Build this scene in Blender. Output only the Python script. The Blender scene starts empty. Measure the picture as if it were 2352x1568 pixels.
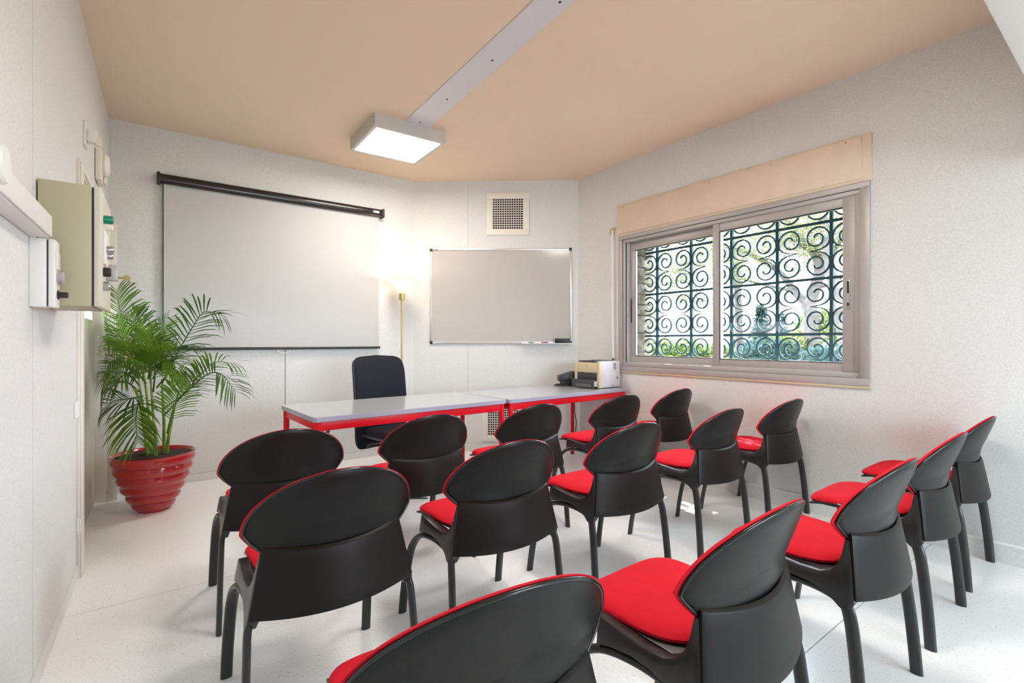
import bpy, bmesh, math, random
from mathutils import Vector, Matrix
random.seed(7)
R_ = math.radians
scene = bpy.context.scene
COL = scene.collection

# ------------------------------------------------------------------ camera
HC = 1.215
cam_d = bpy.data.cameras.new('camera'); cam_d.sensor_width = 36.0
cam_d.lens = 1126.0 / 2352.0 * 36.0; cam_d.clip_start = 0.02; cam_d.clip_end = 400
cam = bpy.data.objects.new('camera', cam_d); COL.objects.link(cam)
cam.location = (0, 0, HC); cam.rotation_euler = (R_(90), 0, -math.atan2(0.6, 0.8))
scene.camera = cam
# ------------------------------------------------------------------ world, sun, daylight, exposure
world = bpy.data.worlds.new('sky'); scene.world = world; world.use_nodes = True
wn = world.node_tree; bg = wn.nodes['Background']
bg.inputs[0].default_value = (0.80, 0.90, 1.0, 1); bg.inputs[1].default_value = 12.0
sun_d = bpy.data.lights.new('sun', 'SUN'); sun_d.energy = 16.0; sun_d.angle = R_(0.6); sun_d.color = (1, .95, .86)
sun = bpy.data.objects.new('sun', sun_d); COL.objects.link(sun)
sun_dir = Vector((-1.0, -0.45, -1.96)).normalized()
sun.rotation_euler = sun_dir.to_track_quat('-Z', 'Y').to_euler(); sun.location = (9, 2, 14)

def area_light(name, loc, direction, sx, sy, power, color, portal=False):
    d = bpy.data.lights.new(name, 'AREA'); d.shape = 'RECTANGLE'; d.size = sx; d.size_y = sy
    d.energy = power; d.color = color
    if portal: d.cycles.is_portal = True
    o = bpy.data.objects.new(name, d); COL.objects.link(o); o.location = loc
    o.rotation_euler = Vector(direction).to_track_quat('-Z', 'Z').to_euler()
    return o
# sampling portals for the sky light: the sliding window, the open garden door and the added fill window behind the camera
area_light('door_portal', (3.99, -1.01, 1.06), (-1, 0, 0), .6, 2.1, 1, (1, 1, 1), True)
area_light('fill_window_portal', (2.3, -2.72, 1.46), (0, 1, 0), 2.6, 1.4, 1, (1, 1, 1), True)
area_light('window_portal', (3.99, 2.2, 1.6), (-1, 0, 0), 2.0, 1.2, 1, (1, 1, 1), True)
scene.view_settings.view_transform = 'Standard'; scene.view_settings.look = 'None'
scene.view_settings.exposure = 0.68; scene.view_settings.gamma = 1.0
scene.view_settings.use_curve_mapping = False
scene.cycles.max_bounces = 8; scene.cycles.glossy_bounces = 3; scene.cycles.transmission_bounces = 4
PANEL_STRENGTH = 22.0
PANEL_COLOR = (1.0, .94, .87)
# ------------------------------------------------------------------ helpers
class MB:
    def __init__(s): s.v = []; s.f = []
    def add(s, vs, fs):
        b = len(s.v); s.v += [tuple(p) for p in vs]; s.f += [tuple(i + b for i in q) for q in fs]; return s
    def box(s, x0, x1, y0, y1, z0, z1):
        return s.add([(x0,y0,z0),(x1,y0,z0),(x1,y1,z0),(x0,y1,z0),(x0,y0,z1),(x1,y0,z1),(x1,y1,z1),(x0,y1,z1)],
                     [(3,2,1,0),(4,5,6,7),(0,1,5,4),(1,2,6,5),(2,3,7,6),(3,0,4,7)])
    def prism(s, poly, axis, a, b):
        """poly = 2D points; axis 0: (y,z) along x, 1: (x,z) along y, 2: (x,y) along z"""
        n = len(poly)
        def P(p, t):
            return (t, p[0], p[1]) if axis == 0 else (p[0], t, p[1]) if axis == 1 else (p[0], p[1], t)
        vs = [P(p, a) for p in poly] + [P(p, b) for p in poly]
        fs = [tuple(range(n-1, -1, -1)), tuple(range(n, 2*n))] + [(i, (i+1) % n, n+(i+1) % n, n+i) for i in range(n)]
        return s.add(vs, fs)
    def rings(s, rings, cap0=True, cap1=True, closed=True):
        n = len(rings[0]); vs = [p for r in rings for p in r]; fs = []
        for i in range(len(rings)-1):
            for j in range(n if closed else n-1):
                k = (j+1) % n
                fs.append((i*n+j, i*n+k, (i+1)*n+k, (i+1)*n+j))
        if cap0: fs.append(tuple(range(n-1, -1, -1)))
        if cap1: fs.append(tuple(range((len(rings)-1)*n, len(rings)*n)))
        return s.add(vs, fs)
    def lathe(s, prof, seg=24, c=(0,0,0), cap0=True, cap1=True):
        rs = []
        for r, z in prof:
            rs.append([(c[0]+r*math.cos(2*math.pi*j/seg), c[1]+r*math.sin(2*math.pi*j/seg), c[2]+z) for j in range(seg)])
        return s.rings(rs, cap0, cap1)
    def tube(s, path, rad, seg=10, caps=True):
        path = [Vector(p) for p in path]; n = len(path); rs = []
        ref = None
        for i, p in enumerate(path):
            t = (path[min(i+1, n-1)] - path[max(i-1, 0)]).normalized()
            if ref is None:
                ref = Vector((0,0,1)) if abs(t.z) < .9 else Vector((1,0,0))
            a = (ref - t*ref.dot(t)).normalized(); b = t.cross(a); ref = a
            r = rad[i] if isinstance(rad, (list, tuple)) else rad
            rs.append([p + a*r*math.cos(2*math.pi*j/seg) + b*r*math.sin(2*math.pi*j/seg) for j in range(seg)])
        return s.rings(rs, caps, caps)
    def cyl(s, p0, p1, r, seg=16): return s.tube([p0, p1], r, seg)
    def build(s, name, mat, parent=None, bevel=0, seg=2, smooth=True, angle=35, loc=None, rz=0, M=None):
        me = bpy.data.meshes.new(name); me.from_pydata(s.v, [], s.f)
        if M is not None: me.transform(M)
        bm = bmesh.new(); bm.from_mesh(me)
        bmesh.ops.recalc_face_normals(bm, faces=bm.faces)
        if bevel:
            es = [e for e in bm.edges if len(e.link_faces) == 2 and e.calc_face_angle(0) > R_(30)]
            bmesh.ops.bevel(bm, geom=es, offset=bevel, segments=seg, affect='EDGES', profile=.5, clamp_overlap=True)
        bm.to_mesh(me); bm.free()
        if smooth:
            me.polygons.foreach_set('use_smooth', [True]*len(me.polygons)); me.set_sharp_from_angle(angle=R_(angle))
        me.materials.append(mat)
        o = bpy.data.objects.new(name, me); COL.objects.link(o)
        if parent is not None: o.parent = parent
        if loc is not None: o.location = loc
        if rz: o.rotation_euler[2] = rz
        return o

def tag(o, label, cat, group=None):
    o['label'] = label; o['category'] = cat
    if group: o['group'] = group
    return o
def struct(o): o['kind'] = 'structure'; return o
def thing(name, label, cat, loc=(0,0,0), rz=0, group=None):
    o = bpy.data.objects.new(name, None); COL.objects.link(o); o.empty_display_size = .1
    o.location = loc; o.rotation_euler = (0, 0, rz); return tag(o, label, cat, group)
def copy_tree(o, parent=None):
    c = o.copy(); COL.objects.link(c); c.parent = parent
    for ch in o.children: copy_tree(ch, c)
    return c
def catmull(pts, sub=6):
    P = [Vector(p) for p in pts]; out = []
    P = [P[0]*2-P[1]] + P + [P[-1]*2-P[-2]]
    for i in range(1, len(P)-2):
        for k in range(sub):
            t = k/sub; a, b, c, d = P[i-1], P[i], P[i+1], P[i+2]
            out.append(.5*((2*b)+(c-a)*t+(2*a-5*b+4*c-d)*t*t+(-a+3*b-3*c+d)*t**3))
    out.append(P[-2]); return out
# ------------------------------------------------------------------ materials
def mat(name, col, rough=.5, metal=0, spec=.5, bump=0, bscale=200, var=0, vscale=30, coat=0, sheen=0, emit=None, estr=0, col2=None, dist='OBJECT'):
    m = bpy.data.materials.new(name); m.use_nodes = True; nt = m.node_tree; b = nt.nodes['Principled BSDF']
    b.inputs['Base Color'].default_value = (*col, 1); b.inputs['Roughness'].default_value = rough
    b.inputs['Metallic'].default_value = metal; b.inputs['Specular IOR Level'].default_value = spec
    b.inputs['Coat Weight'].default_value = coat; b.inputs['Sheen Weight'].default_value = sheen
    if emit: b.inputs['Emission Color'].default_value = (*emit, 1); b.inputs['Emission Strength'].default_value = estr
    if bump or var or col2:
        tc = nt.nodes.new('ShaderNodeTexCoord')
    if var or col2:
        n = nt.nodes.new('ShaderNodeTexNoise'); n.inputs['Scale'].default_value = vscale; n.inputs['Detail'].default_value = 4
        nt.links.new(tc.outputs['Object'], n.inputs['Vector'])
        mx = nt.nodes.new('ShaderNodeMix'); mx.data_type = 'RGBA'
        c2 = col2 if col2 else tuple(c*(1-var) for c in col)
        mx.inputs[6].default_value = (*col, 1); mx.inputs[7].default_value = (*c2, 1)
        rp = nt.nodes.new('ShaderNodeValToRGB'); rp.color_ramp.elements[0].position = .38; rp.color_ramp.elements[1].position = .62
        nt.links.new(n.outputs['Fac'], rp.inputs[0]); nt.links.new(rp.outputs[0], mx.inputs[0])
        nt.links.new(mx.outputs[2], b.inputs['Base Color'])
    if bump:
        n2 = nt.nodes.new('ShaderNodeTexNoise'); n2.inputs['Scale'].default_value = bscale; n2.inputs['Detail'].default_value = 3
        nt.links.new(tc.outputs['Object'], n2.inputs['Vector'])
        bp = nt.nodes.new('ShaderNodeBump'); bp.inputs['Strength'].default_value = bump; bp.inputs['Distance'].default_value = .002
        nt.links.new(n2.outputs['Fac'], bp.inputs['Height']); nt.links.new(bp.outputs[0], b.inputs['Normal'])
    return m
def speckle_mat(name, base, dark, light, rough, scale=140, cover=.70):
    m = mat(name, base, rough, spec=.5); nt = m.node_tree; b = nt.nodes['Principled BSDF']
    tc = nt.nodes.new('ShaderNodeTexCoord')
    n = nt.nodes.new('ShaderNodeTexNoise'); n.inputs['Scale'].default_value = scale; n.inputs['Detail'].default_value = 2
    nt.links.new(tc.outputs['Object'], n.inputs['Vector'])
    r = nt.nodes.new('ShaderNodeValToRGB'); e = r.color_ramp.elements
    e[0].position = .30; e[0].color = (*dark, 1); e[1].position = .35; e[1].color = (*base, 1)
    x = e.new(.64); x.color = (*base, 1); y = e.new(cover); y.color = (*light, 1)
    nt.links.new(n.outputs['Fac'], r.inputs[0]); nt.links.new(r.outputs[0], b.inputs['Base Color'])
    return m
M_wall = mat('grey_wallpaper', (.725, .722, .708), .75, var=.09, vscale=110, bump=.25, bscale=160)
M_walldark = mat('wall_joint', (.25, .24, .22), .9)
M_base = mat('grey_vinyl_skirting', (.74, .74, .72), .5, var=.08, vscale=60)
M_basetop = mat('white_skirting_lip', (.78, .77, .73), .5)
M_ceil = mat('tan_ceiling_paint', (.79, .635, .485), .8, bump=.1, bscale=60)
M_beam = mat('white_plaster', (.74, .71, .67), .8)
M_floor = speckle_mat('speckled_vinyl', (.87, .87, .87), (.42, .42, .43), (.90, .90, .90), .26)
M_sub = mat('dark_seam', (.38, .38, .37), .8)
M_whitep = mat('white_plastic', (.80, .79, .77), .4)
M_ivory = mat('ivory_plastic', (.80, .76, .68), .4)
M_cream = mat('cream_paint', (.74, .60, .46), .55, var=.05, vscale=8)
M_door = mat('beige_door_paint', (.60, .56, .46), .5)
M_casing = mat('off_white_casing', (.76, .72, .65), .5)
M_alu = mat('satin_aluminium', (.43, .40, .385), .42, metal=.25)
M_alu2 = mat('bright_aluminium', (.72, .71, .70), .3, metal=.8)
M_black = mat('black_plastic', (.018, .017, .018), .42)
M_chairblk = mat('charcoal_chair_plastic', (.0095, .0070, .0064), .42, spec=.22, bump=.06, bscale=500)
M_backblk = mat('black_chair_back_vinyl', (.0085, .0082, .0080), .34, spec=.26, bump=.14, bscale=420)
M_gloss = mat('glossy_black_piping', (.012, .012, .013), .16)
M_pan = mat('satin_black_seat_pan', (.016, .015, .016), .30, spec=.5)
M_legblk = mat('black_enamel_tube', (.020, .020, .021), .33)
M_redfab = mat('red_chair_fabric', (.74, .016, .034), .9, spec=.15, bump=.5, bscale=700, var=.08, vscale=9)
M_redsteel = mat('red_enamel_steel', (.66, .004, .016), .35, spec=.35)
M_tabletop = mat('pale_grey_laminate', (.45, .45, .47), .16, spec=.5)
M_tableedge = mat('lilac_grey_edge_band', (.34, .35, .45), .35)
M_offblk = mat('navy_black_upholstery', (.011, .011, .020), .75, spec=.25, bump=.4, bscale=500)
M_chrome = mat('grey_metal', (.45, .45, .47), .3, metal=.8)
M_screen = mat('matte_screen_white', (.53, .525, .52), .7)
M_scrcase = mat('dark_brown_black_case', (.020, .014, .012), .22)
M_wb = mat('whiteboard_enamel', (.49, .465, .44), .12, spec=.5)
M_hole = mat('dark_void', (.02, .012, .010), .9)
M_brass = mat('aged_brass', (.44, .36, .14), .32, metal=.75)
M_olive = mat('olive_grey_cabinet_paint', (.46, .42, .28), .5, bump=.1, bscale=90)
M_green = mat('green_lens', (.0, .22, .12), .25)
M_potred = mat('glossy_red_glaze', (.44, .006, .012), .10, coat=.7)
M_soil = mat('dark_soil', (.06, .035, .018), .95, col2=(.012, .007, .004), vscale=60, bump=1, bscale=90)
M_cane = mat('yellow_green_cane', (.26, .34, .04), .5, col2=(.12, .22, .02), vscale=20)
M_leaf = mat('palm_leaf', (.048, .105, .007), .45, spec=.3, col2=(.105, .185, .014), vscale=6)
M_leaf2 = mat('dark_palm_leaf', (.026, .075, .014), .45, spec=.3, col2=(.055, .12, .02), vscale=6)
M_prbeige = mat('beige_printer_plastic', (.62, .51, .32), .5)
M_prwhite = mat('pale_printer_plastic', (.60, .57, .585), .5)
M_prdark = mat('dark_grey_printer_tray', (.045, .045, .05), .5)
M_mk_g = mat('green_marker', (.0, .30, .17), .4)
M_mk_r = mat('red_marker', (.45, .02, .02), .4)
M_mk_b = mat('violet_marker', (.12, .08, .35), .4)
M_paper = mat('white_label', (.85, .85, .85), .6)
M_iron = mat('haze_tinted_wrought_iron', (.028, .068, .088), .7, spec=.2)  # outdoor haze over the grille is put into this bluish colour
M_stone = mat('rough_limestone', (.20, .17, .13), .9, col2=(.10, .08, .055), vscale=14, bump=1, bscale=25)
M_extwall = mat('rendered_outside_wall', (.42, .38, .33), .9)
M_bark = mat('grey_pine_bark', (.12, .10, .10), .9, col2=(.07, .056, .052), vscale=9, bump=1, bscale=22)
M_ground = mat('dry_lawn', (.13, .135, .09), .95, col2=(.09, .105, .05), vscale=.8)
M_tan = mat('terracotta_roof', (.16, .085, .06), .8)
M_pink = mat('pale_pink_render', (.20, .17, .15), .85)
def leafmat(name, c1, c2):
    m = mat(name, c1, .6, col2=c2, vscale=2.5); nt = m.node_tree; b = nt.nodes['Principled BSDF']
    t = nt.nodes.new('ShaderNodeBsdfTranslucent'); t.inputs[0].default_value = (*[min(1, x*1.3) for x in c1], 1)
    mx = nt.nodes.new('ShaderNodeMixShader'); mx.inputs[0].default_value = .45
    nt.links.new(b.outputs[0], mx.inputs[1]); nt.links.new(t.outputs[0], mx.inputs[2])
    nt.links.new(mx.outputs[0], nt.nodes['Material Output'].inputs[0]); return m
M_pine = leafmat('pine_needles', (.16, .165, .065), (.11, .12, .05))
M_hedge = leafmat('bright_hedge_leaves', (.14, .17, .022), (.08, .115, .018))
M_cyp = leafmat('blue_green_leaves', (.026, .062, .055), (.016, .042, .038))
for mm in (M_leaf, M_leaf2):
    nt = mm.node_tree; b = nt.nodes['Principled BSDF']; t = nt.nodes.new('ShaderNodeBsdfTranslucent')
    t.inputs[0].default_value = (.20, .34, .02, 1) if mm is M_leaf else (.08, .2, .02, 1)
    mx = nt.nodes.new('ShaderNodeMixShader'); mx.inputs[0].default_value = .20
    nt.links.new(b.outputs[0], mx.inputs[1]); nt.links.new(t.outputs[0], mx.inputs[2])
    nt.links.new(mx.outputs[0], nt.nodes['Material Output'].inputs[0])
def glass_mat():
    m = bpy.data.materials.new('window_glass'); m.use_nodes = True; nt = m.node_tree; nt.nodes.clear()
    o = nt.nodes.new('ShaderNodeOutputMaterial'); t = nt.nodes.new('ShaderNodeBsdfTransparent'); g = nt.nodes.new('ShaderNodeBsdfGlossy')
    t.inputs[0].default_value = (.95, .98, .98, 1); g.inputs['Roughness'].default_value = .02
    l = nt.nodes.new('ShaderNodeLayerWeight'); l.inputs[0].default_value = .5; mx = nt.nodes.new('ShaderNodeMixShader')
    pw = nt.nodes.new('ShaderNodeMath'); pw.operation = 'POWER'; pw.inputs[1].default_value = 5
    ml = nt.nodes.new('ShaderNodeMath'); ml.operation = 'MULTIPLY_ADD'; ml.inputs[1].default_value = .5; ml.inputs[2].default_value = .008
    nt.links.new(l.outputs['Facing'], pw.inputs[0]); nt.links.new(pw.outputs[0], ml.inputs[0])
    nt.links.new(ml.outputs[0], mx.inputs[0]); nt.links.new(t.outputs[0], mx.inputs[1]); nt.links.new(g.outputs[0], mx.inputs[2])
    nt.links.new(mx.outputs[0], o.inputs[0]); return m
M_glass = glass_mat()
M_panel = mat('lit_panel_diffuser', (1, 1, 1), .5, emit=PANEL_COLOR, estr=PANEL_STRENGTH)
def shade_mat():
    m = bpy.data.materials.new('frosted_lamp_shade'); m.use_nodes = True; nt = m.node_tree; nt.nodes.clear()
    o = nt.nodes.new('ShaderNodeOutputMaterial'); d = nt.nodes.new('ShaderNodeBsdfDiffuse'); t = nt.nodes.new('ShaderNodeBsdfTranslucent')
    d.inputs[0].default_value = (.85, .78, .68, 1); t.inputs[0].default_value = (.95, .86, .74, 1)
    mx = nt.nodes.new('ShaderNodeMixShader'); mx.inputs[0].default_value = .5
    nt.links.new(d.outputs[0], mx.inputs[1]); nt.links.new(t.outputs[0], mx.inputs[2])
    nt.links.new(mx.outputs[0], o.inputs[0]); return m
M_shade = shade_mat()

def ring_frame(mb, x0, x1, z0, z1, wl, wr, wb2, wt, y0, y1):
    mb.box(x0, x1, y0, y1, z1-wt, z1); mb.box(x0, x1, y0, y1, z0, z0+wb2)
    mb.box(x0, x0+wl, y0, y1, z0+wb2, z1-wt); mb.box(x1-wr, x1, y0, y1, z0+wb2, z1-wt); return mb
# ------------------------------------------------------------------ room frame
ZC = 2.995
PD, PA, PB, PC = Vector((-.2752, 3.402)), Vector((-.2262, 5.0534)), Vector((2.3998, 5.0267)), Vector((3.8248, 3.8843))
P5 = Vector((3.7745, .5685))
YB = -2.6
class WF:   # wall frame: local x along the wall (left to right seen from the room), +y into the wall, z up
    def __init__(s, a, b):
        s.a = a; s.u = (b-a).normalized(); s.n = Vector((-s.u.y, s.u.x)); s.ang = math.atan2(s.u.y, s.u.x); s.len = (b-a).length
        s.M = Matrix.Translation((a.x, a.y, 0)) @ Matrix.Rotation(s.ang, 4, 'Z')
    def at(s, x, y=0, z=0): p = s.a+s.u*x+s.n*y; return (p.x, p.y, z)
WA, WB, WC, WD = WF(PA, PB), WF(PB, PC), WF(PC, P5), WF(PD, PA)
sD0 = (YB-PD.y)/WD.u.y            # start of left wall behind the camera (negative)
sC1 = (YB-PC.y)/WC.u.y            # end of right wall behind the camera
cD = Vector(WD.at(sD0)[:2]); cC = Vector(WC.at(sC1)[:2])
T = .30
# floor
fl = struct(MB().prism([(-1.4, YB-.3), (4.15, YB-.3), (4.15, 3.9), (2.6, 5.35), (-1.4, 5.35)], 2, -.12, -.004).build('floor', M_sub, smooth=False))
def xl(y): return PD.x+(y-PD.y)*WD.u.x/WD.u.y
def xr(y): return PC.x+(y-PC.y)*WC.u.x/WC.u.y
g = .0022
for y0, y1 in ((YB, -1.22), (-1.22, .845), (.845, 2.91)):
    MB().prism([(xl(y0)-.06, y0+g), (xr(y0)+.02, y0+g), (xr(y1)+.02, y1-g), (xl(y1)-.06, y1-g)], 2, -.004, 0).build('vinyl_sheet', M_floor, fl, smooth=False)
MB().prism([(xl(2.91)-.06, 2.91+g), (xr(2.91)+.02, 2.91+g), (PC.x+.02, PC.y+.01), (PB.x+.01, PB.y+.02), (PA.x-.10, PA.y+.02)], 2, -.004, 0).build('vinyl_sheet', M_floor, fl, smooth=False)
# ceiling
struct(MB().prism([(-1.0, YB-.3), (4.15, YB-.3), (4.15, 3.9), (2.6, 5.35), (-1.0, 5.35)], 2, ZC, ZC+.12).build('ceiling', M_ceil, smooth=False))
# back wall (projection screen) with two wallpapered panels
j = .003
wa = struct(MB().box(-.3, WA.len+.12, .014, T, 0, ZC+.1).build('wall_back', M_walldark, M=WA.M, smooth=False))
for a, b, z0, z1 in ((0, 1.301-j, .072, 1.40), (1.301+j, WA.len, .072, 1.40), (0, WA.len, 1.40, ZC)):
    MB().box(a, b, 0, .014, z0, z1).build('wall_panel', M_wall, wa, M=WA.M, smooth=False)
struct(MB().box(.0, WA.len, -.004, .014, 0, .070).build('baseboard_back', M_base, M=WA.M, smooth=False))
# corner wall (whiteboard)
wb_ = struct(MB().box(-.05, WB.len+.05, .014, T, 0, ZC+.1).build('wall_corner', M_walldark, M=WB.M, smooth=False))
for a, b in ((0, .608-.001), (.608+.001, WB.len)):
    MB().box(a, b, 0, .014, .088, ZC).build('wall_panel', M_wall, wb_, M=WB.M, smooth=False)
struct(MB().box(0, WB.len, -.004, .014, 0, .086).build('baseboard_corner', M_base, M=WB.M, smooth=False))
# right wall with window opening and garden door opening
ws0, ws1, wz0, wz1 = .69, 2.66, 1.00, 2.26
ds0, ds1, dz1 = 4.60, 5.20, 2.12
m = MB()
m.box(0, ws0, 0, T, 0, ZC+.1); m.box(ws0, ws1, 0, T, 0, wz0); m.box(ws0, ws1, 0, T, wz1, ZC+.1)
m.box(ws1, ds0, 0, T, 0, ZC+.1); m.box(ds0, ds1, 0, T, dz1, ZC+.1); m.box(ds1, sC1+.3, 0, T, 0, ZC+.1)
struct(m.build('wall_right', M_wall, M=WC.M, smooth=False))
m = MB().box(0, ds0-.06, -.010, 0, 0, .098).box(ds1+.06, sC1, -.010, 0, 0, .098)
bb = struct(m.build('baseboard_right', M_base, M=WC.M, smooth=False))
MB().box(0, ds0-.06, -.013, 0, .098, .114).build('skirting_lip', M_basetop, bb, bevel=.003, M=WC.M)
m = MB().box(ds0-.06, ds0+.03, -.012, .10, 0, dz1+.06).box(ds1-.03, ds1+.06, -.012, .10, 0, dz1+.06).box(ds0+.03, ds1-.03, -.012, .10, dz1-.03, dz1+.06)
struct(m.build('door_2', M_alu, bevel=.004, M=WC.M))
# left wall with door recess
do0, do1, doz = .05, 1.47, 2.10
wd = MB(); wd.box(sD0-.3, do0, .014, T, 0, ZC+.1); wd.box(do0, do1, .014, T, doz, ZC+.1); wd.box(do1, WD.len+.05, .014, T, 0, ZC+.1)
wd = struct(wd.build('wall_left', M_walldark, M=WD.M, smooth=False))
for a, b, z0, z1 in ((sD0, -1.068-j, .072, ZC), (-1.068+j, do0, .072, ZC), (do0, do1, doz, ZC), (do1, WD.len, .072, ZC)):
    MB().box(a, b, 0, .014, z0, z1).build('wall_panel', M_wall, wd, M=WD.M, smooth=False)
struct(MB().box(sD0, do0, -.006, .014, 0, .070).build('baseboard_left', M_base, M=WD.M, smooth=False))
# wall behind the camera
rx0, rx1 = 1.0, 3.60
m = MB().box(-1.2, rx0, YB-.2, YB, 0, ZC+.1).box(rx1, 4.3, YB-.2, YB, 0, ZC+.1).box(rx0, rx1, YB-.2, YB, 0, .76).box(rx0, rx1, YB-.2, YB, 2.16, ZC+.1)
struct(m.build('wall_front', M_wall, smooth=False))
w2 = ring_frame(MB(), rx0, rx1, .76, 2.16, .05, .05, .05, .05, YB-.08, YB+.01).box(2.28, 2.32, YB-.08, YB-.02, .81, 2.11)
w2 = struct(w2.build('fill_window', M_alu, bevel=.004))  # unseen window, added so daylight fills the room from behind the camera
for a, b in ((rx0+.05, 2.28), (2.32, rx1-.05)): MB().box(a, b, YB-.052, YB-.048, .81, 2.11).build('pane', M_glass, w2, smooth=False)
# lintel beam above the camera side
struct(MB().box(-.45, 3.80, .02, .30, 2.148, ZC).build('trim_1', M_beam, bevel=.006))
# door 1 in the left wall (recessed, beige) with casing
d1 = MB()
d1.box(-.062, do0, -.012, .0, 0, 2.155); d1.box(do0, do1+.05, -.012, 0, doz, 2.155)
d1.box(-.050, do0-.012, -.020, -.012, 0, 2.143); d1.box(do0-.012, do1+.05, -.020, -.012, doz+.012, 2.143)
d1.box(do0, do0+.006, 0, .065, 0, doz); d1.box(do0, do1, 0, .065, doz-.006, doz)
door = struct(d1.build('door_1', M_casing, M=WD.M, bevel=.002))
lf = MB(); lz = 1.37
lf.box(do0+.004, do1-.051, .066, .106, .003, lz); lf.box(do0+.004, do0+.14, .066, .106, lz, doz-.004)
lf.box(do1-.19, do1-.051, .066, .106, lz, doz-.004); lf.box(do0+.14, do1-.19, .066, .106, lz+.16, doz-.004)
lf.build('door_leaf', M_door, door, M=WD.M, smooth=False)
MB().box(do0+.14, do1-.19, .082, .088, lz, lz+.16).build('pane', M_glass, door, M=WD.M, smooth=False)
MB().box(do1-.052, do1, .0, .110, 0, doz-.006).build('door_jamb', M_casing, door, M=WD.M, bevel=.004)
MB().box(do1-.050, do1-.020, -.066, -.006, 0, doz+.02).build('door_jamb', M_casing, door, M=WD.M, bevel=.005)
# ceiling plate (white cover strip running from the lamp)
cs = MB().prism([(1.684, 3.74), (1.895, 3.74), (1.775, 1.46), (1.606, 1.46)], 2, ZC-.006, ZC-.0005)
cs = tag(cs.build('ceiling_cover_plate', mat('white_sheet_metal', (.66, .66, .70), .25), smooth=False), 'long flat white cover plate on the tan ceiling running up to the panel light', 'cover plate')
for yy in (3.62, 3.16, 2.55, 1.9):
    xx = 1.79-(3.74-yy)*.028
    MB().lathe([(.006, -.004), (.008, 0)], 10, (xx, yy, ZC-.006)).build('screw', M_prdark, cs)

# ------------------------------------------------------------------ window on the right wall
fy = -.022
win = MB()
ring_frame(win, .60, 2.735, .922, 2.262, .045, .060, .050, .040, -.024, 0)
ring_frame(win, .640, 2.680, .968, 2.226, .040, .034, .040, .036, -.012, .075)
win = struct(win.build('window_1', M_alu, M=WC.M, bevel=.004))
MB().box(.66, 2.66, -.002, .080, 1.004, 1.012).build('sill_track', M_alu2, win, M=WC.M, smooth=False)
s1 = ring_frame(MB(), .686, 1.668, 1.010, 2.194, .076, .045, .068, .088, .046, .072).build('sash', M_alu, win, M=WC.M, bevel=.003)
MB().box(.760, 1.625, .056, .060, 1.076, 2.108).build('pane', M_glass, s1, M=WC.M, smooth=False)
MB().box(.704, .718, .040, .046, 1.40, 1.64).build('handle', M_prdark, s1, M=WC.M, bevel=.002)
s2 = ring_frame(MB(), 1.612, 2.645, 1.000, 2.196, .066, .074, .074, .076, .006, .036)
s2.box(1.612, 1.668, -.002, .006, 1.000, 2.196); s2.box(2.571, 2.645, -.002, .006, 1.0, 2.196)
s2 = s2.build('sash', M_alu, win, M=WC.M, bevel=.003)
MB().box(1.676, 2.573, .018, .022, 1.072, 2.122).build('pane', M_glass, s2, M=WC.M, smooth=False)
ring_frame(MB(), .756, 1.629, 1.072, 2.112, .006, .006, .006, .008, .044, .047).build('gasket', M_black, s1, M=WC.M, smooth=False)
ring_frame(MB(), 1.672, 2.577, 1.068, 2.126, .007, .005, .006, .009, .003, .007).build('gasket', M_black, s2, M=WC.M, smooth=False)
ring_frame(MB(), .644, 2.676, .971, 2.223, .004, .004, .003, .005, -.0135, -.011).build('seal', M_prdark, win, M=WC.M, smooth=False)
ring_frame(MB(), .678, 2.650, 1.002, 2.202, .012, .005, .002, .006, -.006, .044).build('gap_shade_strip', M_prdark, win, M=WC.M, smooth=False)  # dark strip painting the shade between frame and sashes
h = MB().box(2.596, 2.616, -.008, -.001, 1.43, 1.63).build('handle', M_chrome, s2, M=WC.M, bevel=.002)
MB().box(2.600, 2.612, -.010, -.0075, 1.54, 1.62).box(2.600, 2.612, -.010, -.0075, 1.455, 1.475).build('latch', M_black, s2, M=WC.M, smooth=False)
sl = struct(MB().box(.60, 2.735, -.018, 0, .905, .926).build('trim_2', mat('yellowed_sealant', (.62, .52, .33), .8), M=WC.M, bevel=.004))
sb = thing('shutter_box', 'cream painted roller shutter box above the sliding window', 'shutter box', WC.at(0), WC.ang)
MB().box(.578, 2.742, -.016, .0, 2.262, 2.576).build('casing', M_cream, sb, bevel=.003)
MB().box(.600, 2.690, -.026, -.016, 2.285, 2.560).build('cover_panel', M_cream, sb, bevel=.003)
for x in (.66, 1.10, 1.6, 2.1, 2.6):
    MB().cyl((x, -.028, 2.545), (x, -.024, 2.545), .006, 8).build('screw', M_brass, sb)
# shutter crank rod beside the window
rd = thing('shutter_crank_rod', 'thin white crank rod hanging on the wall left of the window', 'crank rod', WC.at(.527, -.03, 0), WC.ang)
MB().tube([(.0, 0, 2.335), (.002, 0, 1.7), (.010, 0, 1.04)], .008, 8).build('rod', M_whitep, rd)
MB().tube([(-.02, .0, 2.30), (-.014, -.01, 2.335), (0, 0, 2.35), (.018, .02, 2.36)], .010, 8).build('hook', M_brass, rd)
MB().cyl((.010, 0, 1.03), (.010, 0, 1.045), .012, 10).build('end_cap', M_prdark, rd)
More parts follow.
